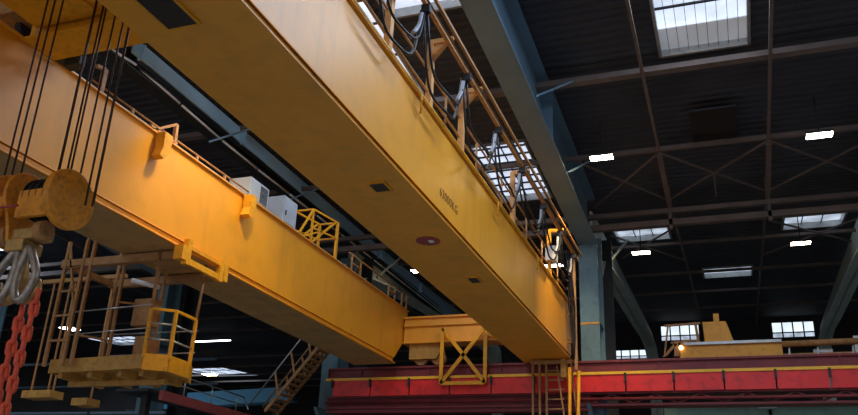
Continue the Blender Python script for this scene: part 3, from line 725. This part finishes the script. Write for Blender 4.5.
# far hall girder seen low between stair and platform
fg = root('far_crane_girder', (-30, 45, 10.5), 'flat blue crane girder far away beneath a skylight, left of the stair', 'crane beam')
MB().prism([(-40.5, 11.0), (-30.4, 11.35), (-29.6, 10.4), (-40.5, 9.9)], 'y', 52, 53).build('girder', 'azure', fg)
MB().bar((-40, 52.5, 9.9), (-40, 52.5, 0), .5).bar((-31, 52.5, 10.3), (-31, 52.5, 0), .5).build('leg', 'dark', fg)
# pipe runs across the far left
for k, (y, z, x0, x1, r, lb) in enumerate(((30, 8.6, -51, -21, .07, 'thick grey pipe crossing behind the chains, the upper one'), (30.4, 7.6, -51, -21, .05, 'thinner grey pipe below the thick one, crossing at far left'),
                                     (22, 5.1, -51, -17, .05, 'thin pale pipe low at the far left below the ochre trays'))):
    p = root('pipe_run', (x0, y, z), lb, 'pipe')
    MB().tube((x0, y, z), (x1, y, z-.1), r, 10).build('pipe', 'rafter', p)
    x = x1-3
    while x > x0: MB().bar((x, y, z), (x, y, 0), .10).build('stand', 'dark', p); x -= 9

# ------------------------------------------------------------------ lamps
def high_bay(loc, lb, w=.58, d=.26, tilt=0, mat='lamp', rotz=0):
    r_ = root('high_bay_lamp', loc, lb, 'lamp')
    x, y, z = loc
    MB().box(x-w/2, x+w/2, y-d/2, y+d/2, z-.02, z).build('diffuser', mat, r_)
    MB().box(x-w/2-.02, x+w/2+.02, y-d/2-.02, y+d/2+.02, z, z+.07).build('housing', 'dark', r_)
    MB().tube((x, y, z+.07), (x, y, deck(y)-.02), .015).build('suspension', 'dark', r_)
    return r_
high_bay((-2.75, 19.8, 11.15), 'warm rectangular roof lamp beside the big rafter')
high_bay((2.5, 19.9, 11.15), 'warm rectangular roof lamp at upper right')
high_bay((-2.62, 27.6, 11.12), 'warm roof lamp under the dusty skylight next to the blue column')
high_bay((2.46, 27.8, 11.12), 'warm roof lamp under the dusty skylight at right')
high_bay((-11.0, 27.8, 11.1), 'small bright roof lamp showing between the two girders', .34, .34)
high_bay((-7.6, 11.6, 11.3), 'roof lamp above the crane')
high_bay((-5.45, 26.5, 10.5), 'white roof lamp behind the far girder railing', .6, .26, mat='lampcool')
high_bay((-34.2, 34.9, 11.6), 'round bright lamp behind the uprights of the hanging platform', .8, .8, mat='lampcool')
high_bay((-32.2, 45.0, 13.15), 'long fluorescent lamp left of the steel stair', 3.2, .22, mat='lampcool')
high_bay((-39.5, 55.9, 13.2), 'warm lamp in front of the far left skylight', 1.0, .7)
high_bay((-14.5, 3.0, 11.6), 'roof lamp over the left bay'); high_bay((7.0, 3.0, 11.6), 'roof lamp behind the viewer')

# ------------------------------------------------------------------ light and camera
def area(name, loc, target, sx, sy, power, col):
    l = bpy.data.lights.new(name, 'AREA'); l.shape = 'RECTANGLE'; l.size = sx; l.size_y = sy; l.energy = power; l.color = col
    o = bpy.data.objects.new(name, l); COL.objects.link(o); o.location = loc
    o.rotation_euler = (Vector(target)-Vector(loc)).to_track_quat('-Z', 'Y').to_euler(); return o
def daylight(key, power, col=(.70, .82, 1.0)):
    x0, x1, y0, y1 = HOLES[key]; y = (y0+y1)/2; x = (x0+x1)/2
    area('daylight_'+key, (x, y, deck(y)-.03), (x, y, 0), x1-x0-.1, y1-y0-.1, power, col)
daylight('over', 620, (.58, .72, 1)); area('daylight_big', (.05, 14.1, deck(14.1)-.03), (.05, 14.1, 0), 1.85, 1.6, 220, (.72, .82, 1)); daylight('gap', 330); daylight('right2', 260); daylight('right3', 450); daylight('left1', 150); daylight('left2', 150); daylight('left3', 300); daylight('over2', 260); daylight('over3', 240);  # includes light from the added, unseen over, gap and far hall skylights
daylight('over4', 260); 
def spot(loc, tgt, power, ang, col=(1, .78, .45), r=.15, blend=.8):
    l = bpy.data.lights.new('floodlight', 'SPOT'); l.energy = power; l.color = col; l.spot_size = math.radians(ang); l.spot_blend = blend; l.shadow_soft_size = r
    o = bpy.data.objects.new('floodlight', l); COL.objects.link(o); o.location = loc
    o.rotation_euler = (Vector(tgt)-Vector(loc)).to_track_quat('-Z', 'Y').to_euler(); return o
spot((-7.6, 11.6, 11.22), (-9.75, 12.9, 7.2), 1150, 75, r=.3)
spot((-2.75, 19.8, 11.1), (-4.3, 21.8, 7.6), 1150, 80)
wd = bpy.data.worlds.new('sky'); scene.world = wd; wd.use_nodes = True
bg = wd.node_tree.nodes['Background']; bg.inputs[0].default_value = (.90, .88, .92, 1); bg.inputs[1].default_value = .62

cam = bpy.data.cameras.new('camera'); co = bpy.data.objects.new('camera', cam); COL.objects.link(co); scene.camera = co
f_, p_, r_, y_ = 820.0, .3855, .0451, -.3645
fw = Vector((math.sin(y_)*math.cos(p_), math.cos(y_)*math.cos(p_), math.sin(p_)))
rt = Vector((math.cos(y_), -math.sin(y_), 0)); up = rt.cross(fw)
rt2 = rt*math.cos(r_)+up*math.sin(r_); up2 = up*math.cos(r_)-rt*math.sin(r_)
co.matrix_world = Matrix(((rt2.x, up2.x, -fw.x, 0), (rt2.y, up2.y, -fw.y, 0), (rt2.z, up2.z, -fw.z, 1.6), (0, 0, 0, 1)))
cam.sensor_width = 36; cam.lens = f_/858*36; cam.clip_end = 300
vs = scene.view_settings; vs.view_transform = 'Standard'; vs.look = 'None'; vs.gamma = 1; vs.use_curve_mapping = False; vs.exposure = 0
scene.cycles.use_denoising = True
scene.cycles.max_bounces = 6; scene.cycles.diffuse_bounces = 3; scene.cycles.sample_clamp_indirect = 4
